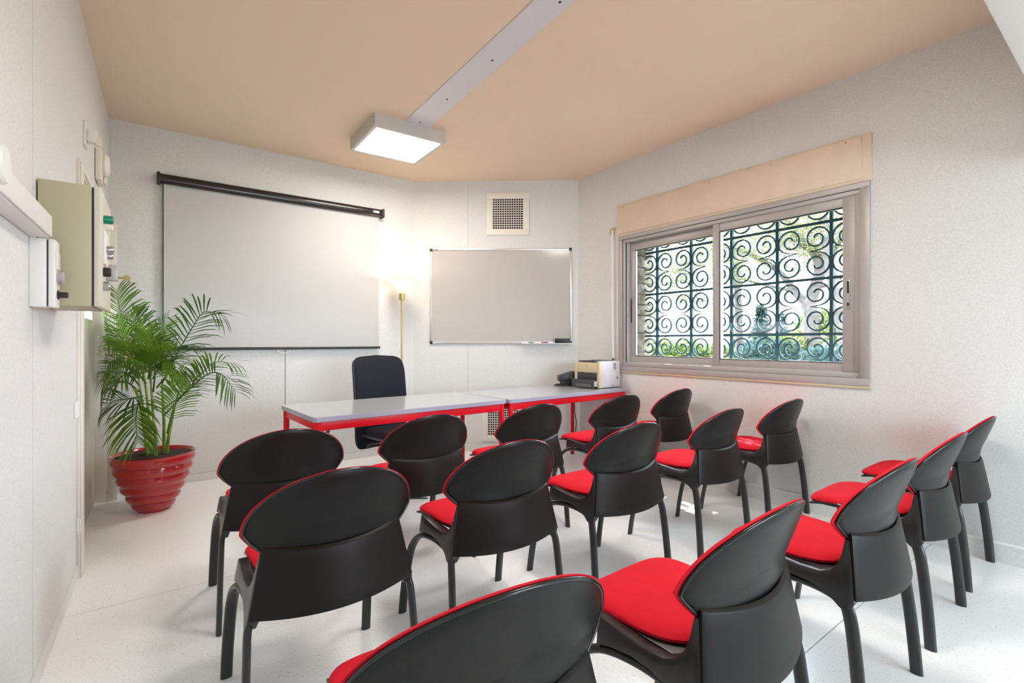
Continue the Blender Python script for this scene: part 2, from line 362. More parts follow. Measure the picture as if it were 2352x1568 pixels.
# outside: stone jambs, lintel, added unseen eave, grille
m = MB()
ext = MB().box(-.4, .62, T, T+.06, -.5, 3.4).box(2.75, 8.0, T, T+.06, -.5, 3.4).box(.62, 2.75, T, T+.06, -.5, .90).box(.62, 2.75, T, T+.06, 2.35, 3.4)
struct(ext.build('wall_outside', M_extwall, M=WC.M, smooth=False))
for sgn, x0, x1 in ((0, .60, .705), (1, 2.66, 2.75)):
    jm = struct(MB().box(x0-.01, x1-.012, .085, T+.07, wz0-.05, wz1+.05).build('trim_3' if sgn == 0 else 'trim_4', M_stone, M=WC.M, smooth=False))
    z = wz0-.03
    while z < wz1:
        hgt = random.uniform(.10, .24); q = random.uniform(0, .014)
        MB().box(x0-.008+(0 if sgn == 0 else -q), x1+(q if sgn == 0 else 0), .09, T+.075, z, min(z+hgt-.012, wz1+.04)).build('stone', M_stone, jm, M=WC.M, bevel=.008)
        z += hgt
struct(MB().prism([(.08, wz0-.02), (T+.12, wz0-.06), (T+.12, wz0-.10), (.08, wz0-.07)], 0, .62, 2.74).build('trim_5', M_stone, M=WC.M, smooth=False))
struct(MB().box(-.6, 6.0, T, .70, 2.73, 2.83).build('sun_block_eave', M_extwall, M=WC.M, smooth=False))  # unseen eave, added to keep sun off the upper window
gr = thing('window_grille', 'haze-tinted wrought iron scroll grille outside the sliding window', 'grille', WC.at(0, .26, 0), WC.ang)
gv = [.470, .857, 1.237, 1.632, 2.018, 2.406, 2.79]
gh = [.855, 1.270, 1.686, 2.104, 2.52]
for x in gv[1:-1]: MB().box(x-.011, x+.011, -.011, .011, .93, 2.33).build('bar', M_iron, gr, smooth=False)
for z in gh[1:-1]: MB().box(.71, 2.70, -.006, .006, z-.010, z+.010).build('crossbar', M_iron, gr, smooth=False)
cw, ch = .388, .416
def one_scroll():
    w, hh = cw, ch
    cx, cz = -w*.245, hh*.235
    pts = []
    N = 34
    a0 = R_(20); a1 = R_(552)
    for i in range(N+1):
        t = i/N; a = a0+(a1-a0)*t
        r = .017+(.0895-.017)*t**.85
        pts.append((cx+r*math.cos(a), 0, cz+r*math.sin(a)*1.05))
    # tail: leaves the outer side and sweeps in to the middle of the cell
    pts += [(-w*.455, 0, hh*.125), (-w*.405, 0, hh*.068), (-w*.32, 0, hh*.030), (-w*.22, 0, hh*.012), (-w*.13, 0, hh*.004)]
    return pts
sp = one_scroll()
def scroll_mesh(fx, fz):
    pts = [Vector((p[0]*fx, p[1], p[2]*fz)) for p in sp]
    rs = []
    n = len(pts)
    for i, p in enumerate(pts):
        t = (pts[min(i+1, n-1)]-pts[max(i-1, 0)]).normalized(); nn = Vector((-t.z, 0, t.x)); k = .0056
        if i > n-4: k *= max(.25, (n-i)/4)
        rs.append([p+nn*k+Vector((0, .008, 0)), p-nn*k+Vector((0, .008, 0)), p-nn*k-Vector((0, .008, 0)), p+nn*k-Vector((0, .008, 0))])
    return MB().rings(rs)
protos = {}
for fx in (1, -1):
    for fz in (1, -1):
        protos[fx, fz] = None
for ci in range(len(gv)-1):
    for ri in range(len(gh)-1):
        c = ((gv[ci]+gv[ci+1])/2, (gh[ri]+gh[ri+1])/2)
        for fx in (1, -1):
            for fz in (1, -1):
                qx, qz = c[0]-fx*cw*.24, c[1]+fz*ch*.23
                if not (.70 < qx < 2.68 and .98 < qz < 2.30): continue
                if protos[fx, fz] is None:
                    protos[fx, fz] = scroll_mesh(fx, fz).build('scroll', M_iron, gr); o = protos[fx, fz]
                else:
                    o = protos[fx, fz].copy(); COL.objects.link(o)
                o.location = (c[0], 0, c[1])

# ------------------------------------------------------------------ garden outside
struct(MB().box(4.1, 90, -60, 70, -.42, -.40).build('ground', M_ground, smooth=False))
struct(MB().box(-60, -1.4, -40, 60, -.42, -.40).build('ground_left', M_ground, smooth=False))
def tri_leaves(mb, c, rad, n, size, rng, wd=.45):
    for _ in range(n):
        while True:
            p = Vector((rng.uniform(-1, 1), rng.uniform(-1, 1), rng.uniform(-1, 1)))
            if p.length <= 1: break
        q = Vector((c[0]+p.x*rad[0], c[1]+p.y*rad[1], c[2]+p.z*rad[2]))
        d = Vector((rng.gauss(0, 1), rng.gauss(0, 1), rng.gauss(0, 1))).normalized(); e = d.orthogonal().normalized()
        s = size*rng.uniform(.6, 1.4)
        mb.add([q-d*s, q+e*s*wd, q+d*s, q-e*s*wd], [(0, 1, 2, 3)])
    return mb
rng = random.Random(3)
def wpt(px, py, X):     # measured picture position of a garden feature at distance X from the window side
    d = Vector((.6*1126+.8*(px-1176), .8*1126-.6*(px-1176), 784-py)); k = X/d.x
    return Vector((d.x*k, d.y*k, HC+d.z*k))
def trunk(mb, pts, r0, r1, X):
    P = catmull([wpt(*p, X) for p in pts], 4); n = len(P)
    mb.tube(P, [r0+(r1-r0)*i/(n-1) for i in range(n)], 10)
X1 = 9.0
g0 = wpt(1868, 840, X1)
t1 = thing('pine_tree', 'big forked pine with grey bark outside the right pane', 'tree', (g0.x, g0.y, -.4))
O1 = Matrix.Translation((-g0.x, -g0.y, .4))
m = MB(); trunk(m, [(1874, 960), (1866, 827), (1864, 726), (1855, 695)], .125, .11, X1); m.build('trunk', M_bark, t1, M=O1)
for pts, r0, r1 in (([(1857, 700), (1822, 667), (1805, 640), (1762, 604), (1700, 575), (1640, 560)], .07, .03),
                    ([(1858, 700), (1873, 659), (1884, 612), (1868, 575), (1832, 550), (1818, 520), (1790, 470)], .10, .06),
                    ([(1820, 668), (1760, 655), (1700, 640)], .03, .018), ([(1884, 612), (1925, 560), (1960, 500)], .05, .03),
                    ([(1873, 660), (1915, 650), (1950, 620)], .03, .02)):
    m = MB(); trunk(m, pts, r0, r1, X1); m.build('branch', M_bark, t1, M=O1)
m = MB()
for px, py, rx, n in ((1560, 560, 1.0, 260), (1520, 620, .8, 180), (1620, 610, .9, 220), (1700, 545, 1.0, 240), (1760, 530, .9, 200), (1830, 490, .9, 170), (1900, 530, .8, 150),
                      (1580, 500, 1.2, 260), (1490, 560, .9, 160), (1550, 660, .6, 100), (1690, 610, .6, 90), (1860, 600, .5, 60), (1935, 590, .6, 80), (1600, 690, .35, 40), (1960, 500, .9, 120)):
    c = wpt(px, py, X1+rng.uniform(-.6, 1.6)); tri_leaves(m, c, (rx, rx, rx*.6), int(n*11), .070, rng, .13)
m.build('foliage', M_pine, t1, M=O1, smooth=False)
for nm, lb, pts, r, X2 in (('pine_tree', 'slim pine trunk outside behind the centre stile of the window', [(1704, 960), (1699, 800), (1696, 700), (1690, 600), (1680, 480)], .10, 10.5),
                           ('pine_tree', 'leaning pine trunk outside at the right edge of the right pane', [(1955, 960), (1940, 780), (1925, 690), (1905, 600), (1890, 500)], .10, 8.2)):
    g1 = wpt(*pts[0], X2); t2 = thing(nm, lb, 'tree', (g1.x, g1.y, -.4)); O2 = Matrix.Translation((-g1.x, -g1.y, .4))
    m = MB(); trunk(m, pts, r, r*.6, X2); m.build('trunk', M_bark, t2, M=O2)
    m = MB(); tri_leaves(m, wpt(pts[-1][0], pts[-1][1]-20, X2), (1.2, 1.2, .7), 1800, .07, rng, .13); m.build('foliage', M_pine, t2, M=O2, smooth=False)
def bush(label, px, py0, py1, X, rx, matl, n=900, size=.06, name='shrub', tall=False):
    a = wpt(px, py1, X); b = wpt(px, py0, X); zc = (a.z+b.z)/2; hz = (b.z-a.z)/2
    t = thing(name, label, 'bush', (a.x, a.y, -.4)); m = MB()
    if tall:
        for i in range(8):
            f = i/7; tri_leaves(m, (0, 0, a.z+.4+(b.z-a.z)*f), (rx*(1-.75*f), rx*(1-.75*f), hz*.25), n//8, size, rng)
    else:
        tri_leaves(m, (0, 0, zc+.4), (rx, rx, hz), n, size, rng)
    m.build('foliage', matl, t, smooth=False)
    MB().tube([(0, 0, 0), (.02, 0, .3), (0, .02, max(.5, zc+.4))], [.05, .04, .02], 8).build('stem', M_bark, t)
bush('yellow green hedge bush outside beyond the left pane corner', 1505, 770, 860, 8.0, .5, M_hedge, 1100)
bush('yellow green hedge bush outside in the middle of the left pane', 1565, 776, 860, 8.4, .52, M_hedge, 1100)
bush('yellow green hedge bush outside beside the centre stile', 1632, 790, 860, 8.8, .55, M_hedge, 1100)
bush('dark conical cypress outside in the lower right pane', 1748, 712, 850, 10.0, .42, M_cyp, 1500, .05, 'cypress', True)
bush('low blue green shrub outside below the cypress', 1765, 775, 850, 8.5, .55, M_cyp, 900)
bush('thin young cypress outside right of the dark cypress', 1799, 730, 850, 12.0, .3, M_cyp, 700, .05, 'cypress', True)
bush('bright green bush outside right of the forked pine', 1912, 705, 790, 9.5, .6, M_hedge, 900)
bush('pale green low bush outside left of the forked pine trunk', 1815, 765, 845, 9.0, .5, M_hedge, 600)
bush('grey green agave like bush outside in the lower right pane corner', 1925, 790, 860, 7.6, .5, M_cyp, 600)
hs = wpt(1735, 790, 55.0)
ho = thing('house', 'distant pale pink house with terracotta roof seen through the right pane', 'house', (hs.x, hs.y, -.4), R_(8))
MB().box(0, 6, -5, 4.0, 0, 2.4).build('wall', M_pink, ho, smooth=False)
MB().prism([(-5.3, 2.4), (4.3, 2.4), (-.5, 3.9)], 0, -.4, 6.4).build('roof', M_tan, ho, smooth=False)
for yy in (-3.6, -1.0, 1.6):
    w_ = MB().box(-.03, .02, yy, yy+1.0, .9, 1.9).build('window', M_hole, ho, smooth=False)

# ------------------------------------------------------------------ ceiling panel light
def panel_light(label, c, rz):
    t = thing('ceiling_panel_light', label, 'ceiling light', (c[0], c[1], ZC), rz)
    a, hgt, w = .306, .098, .028
    m = MB()
    for x0, x1, y0, y1 in ((-a, a, -a, -a+.012), (-a, a, a-.012, a), (-a, -a+.012, -a+.012, a-.012), (a-.012, a, -a+.012, a-.012)):
        m.box(x0, x1, y0, y1, -hgt, -.0005)
    m.box(-a, a, -a, -a+w, -hgt-.003, -hgt); m.box(-a, a, a-w, a, -hgt-.003, -hgt)
    m.box(-a, -a+w, -a+w, a-w, -hgt-.003, -hgt); m.box(a-w, a, -a+w, a-w, -hgt-.003, -hgt)
    m.box(-a+.012, a-.012, -a+.012, a-.012, -.012, -.008)
    m.build('frame', mat('grey_white_enamel', (.60, .58, .55), .45), t, smooth=False)
    MB().box(-a+.013, a-.013, -a+.013, a-.013, -hgt+.001, -hgt+.007).build('diffuser', M_panel, t, smooth=False)
    for x in (-a-.002, a+.002):
        for z in (-.03, -.07): MB().cyl((x-.002, -a+.006, z), (x+.002, -a+.006, z), .005, 8).build('screw', M_prdark, t)
    return t
panel_light('square white panel light glowing on the tan ceiling', (1.745, 3.985), R_(-1.5))
panel_light('second square white panel light on the same ceiling plate, above the chairs', (1.67, 1.15), R_(-1.5))

# ------------------------------------------------------------------ stacking chairs
def S(x, z):      # rear surface of the backrest
    u = min(1.1, abs(x)/.268); y = -.243+.068*u*u
    d = z-.647
    return y + (-.358*d if d > 0 else -.12*d)
WO, ZO = .268, .647
def oval(k=1.0, n=64):
    out = []
    for i in range(n):
        t = 2*math.pi*i/n; x = WO*math.cos(t)
        if math.sin(t) >= 0: z = ZO+.187*math.sin(t)
        else: z = ZO-.135*(1-min(1, (x/WO)**2))**.8
        out.append((x*k, ZO+.02+(z-ZO-.02)*k))
    return out
def disc(mb, outline, yfun, radii):
    rs = []
    for r in radii:
        rs.append([(x*r, yfun(x*r, ZO+.02+(z-ZO-.02)*r, r), ZO+.02+(z-ZO-.02)*r) for x, z in outline])
    return rs
def sweep(path, ab, seg=12):
    rs = []; n = len(path)
    for i, p in enumerate(path):
        t = (path[min(i+1, n-1)]-path[max(i-1, 0)]).normalized(); L = Vector((1, 0, 0)); L = (L-t*L.dot(t)).normalized(); N = t.cross(L)
        a, b = ab[i]
        rs.append([p+L*a*math.cos(2*math.pi*j/seg)+N*b*math.sin(2*math.pi*j/seg) for j in range(seg)])
    for end in (0, -1):
        if abs(path[end].z) < .001:
            for q in rs[end]: q.z = 0
    return rs
def make_chair():
    t = thing('stacking_chair', '-', 'chair')
    # seat cushion
    N = 56; out = []
    for i in range(N):
        a = 2*math.pi*i/N; c, s = math.cos(a), math.sin(a)
        ex = .40 if s > 0 else .60
        x = math.copysign(abs(c)**ex, c); y = math.copysign(abs(s)**ex, s)
        hw = .192+.026*(y+1)/2
        out.append((x*hw, .022+y*(.212 if y > 0 else .180)))
    def mid(y): return .478-(.018*max(0, (y-.08)/.154)**2 if y > .08 else 0)
    rs = []
    for r, dz in ((.0, .030), (.35, .0295), (.6, .028), (.8, .0245), (.91, .019), (.97, .012), (1.0, .003), (.985, -.006), (.9, -.008), (.02, -.008)):
        r = max(r, .02)
        rs.append([(x*r, .022+(y-.022)*r, mid(.022+(y-.022)*r)+dz-.004*math.exp(-((.022+(y-.022)*r+.05)/.1)**2)*(1 if dz > .01 else 0)) for x, y in out])
    MB().rings(rs).build('seat', M_redfab, t, angle=60)
    # backrest cushion (red, front) and black back shell
    o1 = oval(1.0)
    fr = disc(None, o1, lambda x, z, r: S(x, z)+.006+.030*math.sqrt(max(0, 1-r**6)), (.02, .4, .7, .84, .92, .96, .985, 1.0))
    bk = disc(None, o1, lambda x, z, r: S(x, z)+.006, (.985, .02))
    MB().rings(fr+bk).build('backrest', M_redfab, t, angle=60)
    o2 = oval(.962)
    a_ = disc(None, o2, lambda x, z, r: S(x, z)-.0075*math.sqrt(max(0, 1-r**10))+.001, (.02, .35, .65, .85, .95, 1.0))
    b_ = disc(None, o2, lambda x, z, r: S(x, z)+.0075, (1.0, .02))
    sh = MB().rings(a_+b_).build('back_shell', M_backblk, t, angle=50)
    rim = [(x, S(x, z)+.001, z) for x, z in oval(.966, 96)]
    MB().tube(rim+rim[:1], .0045, 6).build('piping', M_gloss, sh, angle=80)
    # lower rear panel
    nu, nv = 20, 8; outer = []; inner = []
    for k in range(nv+1):
        v = k/nv; ro = []; ri = []
        for q in range(nu+1):
            u = -1+2*q/nu; hw = .213+.039*v
            zt = .614-.020*(1-u*u); zb = .417-.012*(1-u*u)
            if k == 1: v = .05; hw = .213+.039*v
            z = zt+(zb-zt)*v; x = u*hw
            y = -.204-.026*v-(.052+.006*v)*(1-u*u)
            lip = .0075 if k == 0 else 0
            ro.append((x, y+lip, z)); ri.append((x*.985, y+.0105, z-(.002 if k == 0 else 0)))
        outer.append(ro); inner.append(ri)
    m = MB(); W = nu+1
    vs = [p for r in outer for p in r]+[p for r in inner for p in r]; fs = []; off = W*(nv+1)
    for k in range(nv):
        for q in range(nu):
            i = k*W+q; fs.append((i, i+1, i+W+1, i+W)); fs.append((off+i, off+i+W, off+i+W+1, off+i+1))
    for q in range(nu):
        fs.append((q, off+q, off+q+1, q+1)); i = nv*W+q; fs.append((i, i+1, off+i+1, off+i))
    for k in range(nv):
        i = k*W; fs.append((i, i+W, off+i+W, off+i)); i = k*W+nu; fs.append((i, off+i, off+i+W, i+W))
    m.add(vs, fs).build('back_panel', M_chairblk, t, bevel=.0015, seg=2, angle=40)
    # seat shell: pan plus side skirts
    poly = [(-.198, .588), (-.186, .588), (-.180, .540), (-.170, .508), (-.150, .484), (-.120, .470), (-.06, .468), (.02, .474), (.086, .482), (.078, .412),
            (.03, .424), (-.03, .432), (-.09, .428), (-.13, .418), (-.16, .403), (-.185, .384), (-.208, .380), (-.224, .405), (-.212, .50)]
    m = MB()
    for s in (-1, 1):
        n = len(poly); vs = []
        for th in (0, .032):
            vs += [(s*(.252-.205*(z-.417)-th), y, z) for y, z in poly]
        fs = [tuple(range(n)), tuple(range(2*n-1, n-1, -1))]+[(i, (i+1) % n, n+(i+1) % n, n+i) for i in range(n)]
        m.add(vs, fs)
    m.prism([(-.20, .466), (.10, .472), (.17, .468), (.215, .452), (.21, .445), (.16, .455), (.08, .455), (-.2, .44)], 0, -.205, .205)
    m.build('seat_shell', M_pan, t, bevel=.003, seg=2, angle=40)
    for s in (-1, 1):
        MB().box(s*.12-.018, s*.12+.018, -.215, -.175, .394, .43).build('stacking_tab', M_chairblk, t, bevel=.003)
        MB().box(s*.19-.012, s*.19+.012, -.02, .02, .395, .445).build('stacking_tab', M_chairblk, t, bevel=.003)
    rear = [(.265, -.25, 0), (.262, -.243, .10), (.258, -.232, .22), (.254, -.220, .32), (.252, -.2125, .362), (.248, -.204, .386), (.240, -.190, .398), (.233, -.160, .406), (.231, -.12, .412), (.231, -.07, .415), (.232, -.03, .414)]
    front = [(.232, -.03, .414), (.235, .02, .410), (.239, .075, .397), (.243, .125, .366), (.246, .165, .318), (.249, .190, .262), (.252, .214, .18), (.255, .232, .09), (.257, .245, 0)]
    for s in (-1, 1):
        p = catmull([(s*a, b, c) for a, b, c in rear], 3); n = len(p)
        MB().rings(sweep(p, [(.0115+.004*min(1, max(0, (i/n-.5)/.3)), .0200-.0095*min(1, max(0, (i/n-.5)/.3))) for i in range(n)])).build('leg', M_legblk, t, angle=50)
        p = catmull([(s*a, b, c) for a, b, c in front], 3); n = len(p)
        MB().rings(sweep(p, [(.0155+.004*min(1, i/n/.4), .0105+.001*min(1, i/n/.4)) for i in range(n)])).build('leg', M_legblk, t, angle=50)
    return t
chair0 = make_chair()
CH = [
 (.521, 2.597, -2.1, 'first row', 'leftmost chair of the row nearest the table, next to the palm pot'),
 (1.224, 2.601, .5, 'first row', 'second chair from the left in the row nearest the table'),
 (1.958, 2.604, .3, 'first row', 'middle chair of the row nearest the table, hiding the lower vent'),
 (2.800, 2.637, -.8, 'first row', 'second chair from the window in the row nearest the table, before the printer'),
 (3.514, 2.659, 1.7, 'first row', 'chair of the row nearest the table standing against the window wall'),
 (.491, 1.792, -.8, 'second row', 'leftmost chair of the second row, large full back view'),
 (1.176, 1.803, -2.0, 'second row', 'second chair from the left in the second row'),
 (1.895, 1.782, -1.0, 'second row', 'middle chair of the second row'),
 (2.718, 1.792, .8, 'second row', 'second chair from the window wall in the second row, above the sun patch'),
 (3.492, 1.779, -.9, 'second row', 'chair of the second row standing against the window wall under the window'),
 (.508, .905, -6.6, 'third row', 'nearest chair, cut by the bottom edge of the picture'),
 (1.215, .835, 1.1, 'third row', 'second chair from the left in the nearest row, whole red seat showing'),
 (1.996, .797, -.1, 'third row', 'middle chair of the nearest row at lower right'),
 (2.739, .810, 1.0, 'third row', 'fourth chair of the nearest row, second from the right wall'),
 (3.472, .830, .2, 'third row', 'farthest right chair of the nearest row, by the wall at the picture edge'),
]
for i, (x, y, a, row, desc) in enumerate(CH):
    o = chair0 if i == 0 else copy_tree(chair0)
    o.location = (x, y, 0); o.rotation_euler = (0, 0, R_(a))
    o['label'] = 'black red-cushioned '+desc; o['category'] = 'chair'; o['group'] = 'stacking chairs of the '+row

# ------------------------------------------------------------------ red framed tables
def table(label, p0, p1, depth):
    p0 = Vector(p0); p1 = Vector(p1); L = (p1-p0).length; rz = math.atan2(p1.y-p0.y, p1.x-p0.x)
    t = thing('red_framed_table', label, 'table', (p0.x, p0.y, 0), rz, 'red framed tables')
    h, th = .76, .030
    r = .022; poly = []
    for cx, cy, a0 in ((L-r, r, -90), (L-r, depth-r, 0), (r, depth-r, 90), (r, r, 180)):
        for k in range(5): poly.append((cx+r*math.cos(R_(a0+k*22.5)), cy+r*math.sin(R_(a0+k*22.5))))
    tp = MB().prism(poly, 2, h-th, h).build('table_top', M_tableedge, t, bevel=.002, seg=1)
    MB().prism([(L/2+(x-L/2)*.9985, depth/2+(y-depth/2)*.997) for x, y in poly], 2, h-.0005, h+.0006).build('top_laminate', M_tabletop, tp, smooth=False)
    i = .030; lr = .0195
    for x in (i, L-i):
        for y in (i, depth-i):
            MB().lathe([(lr, .012), (lr, h-th)], 18, (x, y, 0)).build('leg', M_redsteel, t)
            MB().lathe([(.020, 0), (.021, .012)], 14, (x, y, 0)).build('foot', M_black, t)
    for y in (i, depth-i): MB().box(i+.01, L-i-.01, y-.012, y+.012, h-th-.056, h-th).build('apron', M_redsteel, t, bevel=.003)
    for x in (i, L-i): MB().box(x-.012, x+.012, i+.01, depth-i-.01, h-th-.052, h-th).build('apron', M_redsteel, t, bevel=.003)
    return t, rz
table('grey topped red framed table before the office chair', (.806, 3.034), (2.266, 3.086), .755)
tb2, rz2 = table('grey topped red framed table carrying the printer by the window wall', (2.287, 3.074), (3.772, 3.150), .735)

# ------------------------------------------------------------------ office chair
oc = thing('office_chair', 'dark navy high backed office chair behind the grey table', 'office chair', (1.765, 4.09, 0), R_(180+12))
def cushion(w, hgt, th, n=48, ex=.22):
    out = []
    for i in range(n):
        a = 2*math.pi*i/n; c, s = math.cos(a), math.sin(a)
        out.append((math.copysign(abs(c)**ex, c)*w/2, math.copysign(abs(s)**ex, s)*hgt/2))
    return out
oo = cushion(.535, .80, .08); rs = []
def backpos(x, z, d):    # local chair: faces +y, backrest at y=-.2
    zz = z+.665; taper = 1-.05*((z+.4)/.8) if True else 1
    taper = 1.0-.04*max(0, -z/.4)
    arch = .02*(1-(x/.25)**2) if z > .3 else 0
    return (x*taper, -.23-.05*((z/.4)**2)*(1 if z > 0 else .4)+d-.03*z+.03*(x/.25)**2, zz+arch)
for r, d in ((.02, .04), (.5, .04), (.8, .037), (.93, .030), (.985, .018), (1.0, 0.0), (.985, -.018), (.9, -.028), (.5, -.032), (.02, -.032)):
    rs.append([backpos(x*r, z*r, d) for x, z in oo])
bk = MB().rings(rs).build('backrest', M_offblk, oc, angle=70)
MB().tube([backpos(x*1.0, z*1.0, .012) for x, z in oo]+[backpos(*oo[0], .012)], .006, 6).build('piping', M_black, bk)
so = cushion(.43, .46, .09, ex=.3); rs = []
for r, d in ((.02, .045), (.5, .045), (.8, .04), (.93, .03), (.985, .015), (1, 0), (.985, -.02), (.9, -.03), (.02, -.03)):
    rs.append([(x*r, .06+y*r, .425+d-.05*max(0, (y*r-.08)/.15)**2) for x, y in so])
MB().rings(rs).build('seat', M_offblk, oc, angle=70)
MB().prism([(-.17, .385), (.2, .372), (.275, .335), (.28, .345), (.2, .40), (-.17, .402)], 0, -.212, .212).build('seat_shell', mat('dark_grey_shell', (.06, .06, .07), .4), oc, bevel=.004)
MB().box(-.05, .05, -.30, .06, .34, .40).build('mechanism', M_black, oc, bevel=.01)
MB().box(-.035, .035, -.315, -.27, .36, .62).build('back_bracket', M_black, oc, bevel=.006)
lv = MB().cyl((.05, .02, .365), (.27, .05, .345), .007, 8).build('lever', M_chrome, oc)
MB().cyl((.235, .045, .348), (.30, .054, .342), .017, 14).build('knob', M_black, lv)
MB().lathe([(.028, .09), (.028, .20), (.02, .20), (.02, .36)], 16).build('gas_column', M_black, oc)
for k in range(5):
    a = R_(72*k+20); e = Vector((math.cos(a), math.sin(a), 0))
    MB().tube([e*.02+Vector((0, 0, .12)), e*.16+Vector((0, 0, .105)), e*.28+Vector((0, 0, .075))], [.028, .022, .016], 8).build('base_arm', M_black, oc)
    q = e*.28; s_ = Vector((-e.y, e.x, 0))
    MB().cyl(q-s_*.02+Vector((0, 0, .027)), q+s_*.02+Vector((0, 0, .027)), .027, 16).build('caster', M_black, oc)

# ------------------------------------------------------------------ projection screen on the back wall
ps = thing('projection_screen', 'pulled down white projection screen in a black case on the back wall', 'screen', WA.at(0), WA.ang)
prof = []
for k in range(16):
    a = 2*math.pi*k/16; prof.append((-.052+.036*math.copysign(abs(math.cos(a))**.7, math.cos(a)), 2.566+.040*math.copysign(abs(math.sin(a))**.7, math.sin(a))))
MB().prism(prof, 0, .332, 2.232).build('case', M_scrcase, ps, angle=50)
for x0, x1 in ((.309, .333), (2.231, 2.255)):
    MB().box(x0, x1, -.094, -.002, 2.520, 2.612).build('end_cap', M_black, ps, bevel=.008)
MB().box(.35, 2.206, -.041, -.039, 1.162, 2.545).build('fabric', M_screen, ps, smooth=False)
MB().box(.3495, .356, -.0415, -.0385, 1.165, 2.545).build('fabric_edge', M_black, ps, smooth=False)
MB().cyl((.335, -.04, 1.152), (2.222, -.04, 1.152), .012, 14).build('bottom_bar', M_black, ps)
hd = MB().tube([(1.235, -.04, 1.142), (1.225, -.04, 1.125), (1.262, -.04, 1.105), (1.302, -.04, 1.105), (1.34, -.04, 1.125), (1.33, -.04, 1.142)], .004, 8).build('pull_handle', M_whitep, ps)
MB().box(2.13, 2.195, -.0925, -.0885, 2.556, 2.578).build('label_sticker', M_paper, ps, smooth=False)
MB().box(2.133, 2.145, -.0935, -.0920, 2.562, 2.574).build('sticker_mark', M_prdark, ps, smooth=False)

# ------------------------------------------------------------------ whiteboard, tray, markers on the corner wall
wbx0, wbx1, wbz0, wbz1 = .188, 1.752, 1.192, 2.241
wb = thing('whiteboard', 'large whiteboard in a thin aluminium frame on the corner wall', 'whiteboard', WB.at(0), WB.ang)
MB().box(wbx0+.01, wbx1-.01, -.016, -.004, wbz0+.01, wbz1-.01).build('board', M_wb, wb, smooth=False)
MB().box(wbx0, wbx1, -.022, -.002, wbz1-.022, wbz1).build('frame_rail', M_alu2, wb, bevel=.003)
MB().box(wbx0, wbx1, -.022, -.002, wbz0, wbz0+.022).build('frame_rail', M_alu2, wb, bevel=.003)
MB().box(wbx0, wbx0+.020, -.022, -.002, wbz0+.022, wbz1-.022).build('frame_rail', M_alu2, wb, bevel=.003)
MB().box(wbx1-.020, wbx1, -.022, -.002, wbz0+.022, wbz1-.022).build('frame_rail', M_alu2, wb, bevel=.003)
for x in (wbx0, wbx1):
    for z in (wbz0, wbz1):
        s = -1 if x == wbx1 else 1; q = -1 if z == wbz1 else 1
        MB().box(min(x-s*.004, x+s*.030), max(x-s*.004, x+s*.030), -.026, -.001, min(z-q*.004, z+q*.030), max(z-q*.004, z+q*.030)).build('corner_cap', M_black, wb, bevel=.008)
MB().box(.235, .275, -.0228, -.0218, 2.226, 2.233).build('maker_tag', M_prdark, wb, smooth=False)
tr = MB().box(1.17, 1.748, -.090, -.020, 1.186, 1.190).box(1.17, 1.748, -.090, -.087, 1.190, 1.197).build('pen_tray', M_alu2, wb, smooth=False)
TZ = 1.1905
def marker(label, x0, x1, cap_left, capmat, yoff, tilt=0):
    p = WB.at((x0+x1)/2, yoff, TZ+.010); L = (x1-x0)/2
    t = thing('marker_pen', label, 'marker', p, WB.ang+tilt, 'pens on the whiteboard tray')
    s = -1 if cap_left else 1
    MB().cyl((-L*.98*1, 0, 0), (L*.98, 0, 0), .0088, 12).build('barrel', M_paper, t)
    a, b = sorted((s*L*.35, s*L))
    MB().cyl((a, 0, 0), (b, 0, 0), .0098, 12).build('cap', capmat, t)
    MB().cyl((-s*L*.99, 0, 0), (-s*L*.86, 0, 0), .0092, 12).build('end_plug', M_mk_b if capmat is M_mk_g else capmat, t)
marker('white marker pen with green cap at the left of the tray', 1.185, 1.325, False, M_mk_g, -.055)
marker('white marker pen with red cap in the middle of the tray', 1.325, 1.465, False, M_mk_r, -.058, .02)
marker('white marker pen with violet print lying beside the eraser', 1.455, 1.572, True, M_mk_b, -.038, .04)
er = thing('board_eraser', 'black board eraser standing on the whiteboard tray', 'eraser', WB.at(1.652, -.058, TZ), WB.ang)
MB().box(-.083, .083, -.02, .012, 0, .058).build('body', M_black, er, bevel=.004)
MB().box(-.083, .083, .012, .022, .004, .054).build('felt', M_prdark, er, bevel=.002)

# ------------------------------------------------------------------ vents on the corner wall
def vent(label, x0, z0, n=13, sz=.468, ho=.338):
    t = thing('air_vent', label, 'vent', WB.at(x0, 0, z0), WB.ang, 'square wall vents')
    b = (sz-ho)/2; m = MB(); ring_frame(m, 0, sz, 0, sz, b, b, b, b, -.014, 0)
    m.build('frame', M_ivory, t, bevel=.003)
    MB().box(b-.005, sz-b+.005, -.002, -.0005, b-.005, sz-b+.005).build('backing', M_hole, t, smooth=False)
    m = MB(); p = ho/n; w = p*.25
    for k in range(n+1):
        x = b+k*p; m.box(x-w/2, x+w/2, -.012, -.004, b, sz-b); m.box(b, sz-b, -.012, -.004, x-w/2, x+w/2)
    m.build('grille', M_ivory, t, smooth=False)
    for x, z in ((sz/2, b*.45), (sz/2, sz-b*.45), (b*.4, sz/2), (sz-b*.4, sz/2)):
        MB().cyl((x, -.0165, z), (x, -.0135, z), .006, 10).build('screw', M_whitep, t)
vent('ivory square air vent high on the wall above the whiteboard', .817, 2.391)
vent('ivory square air vent low on the wall under the table', .763, .114)

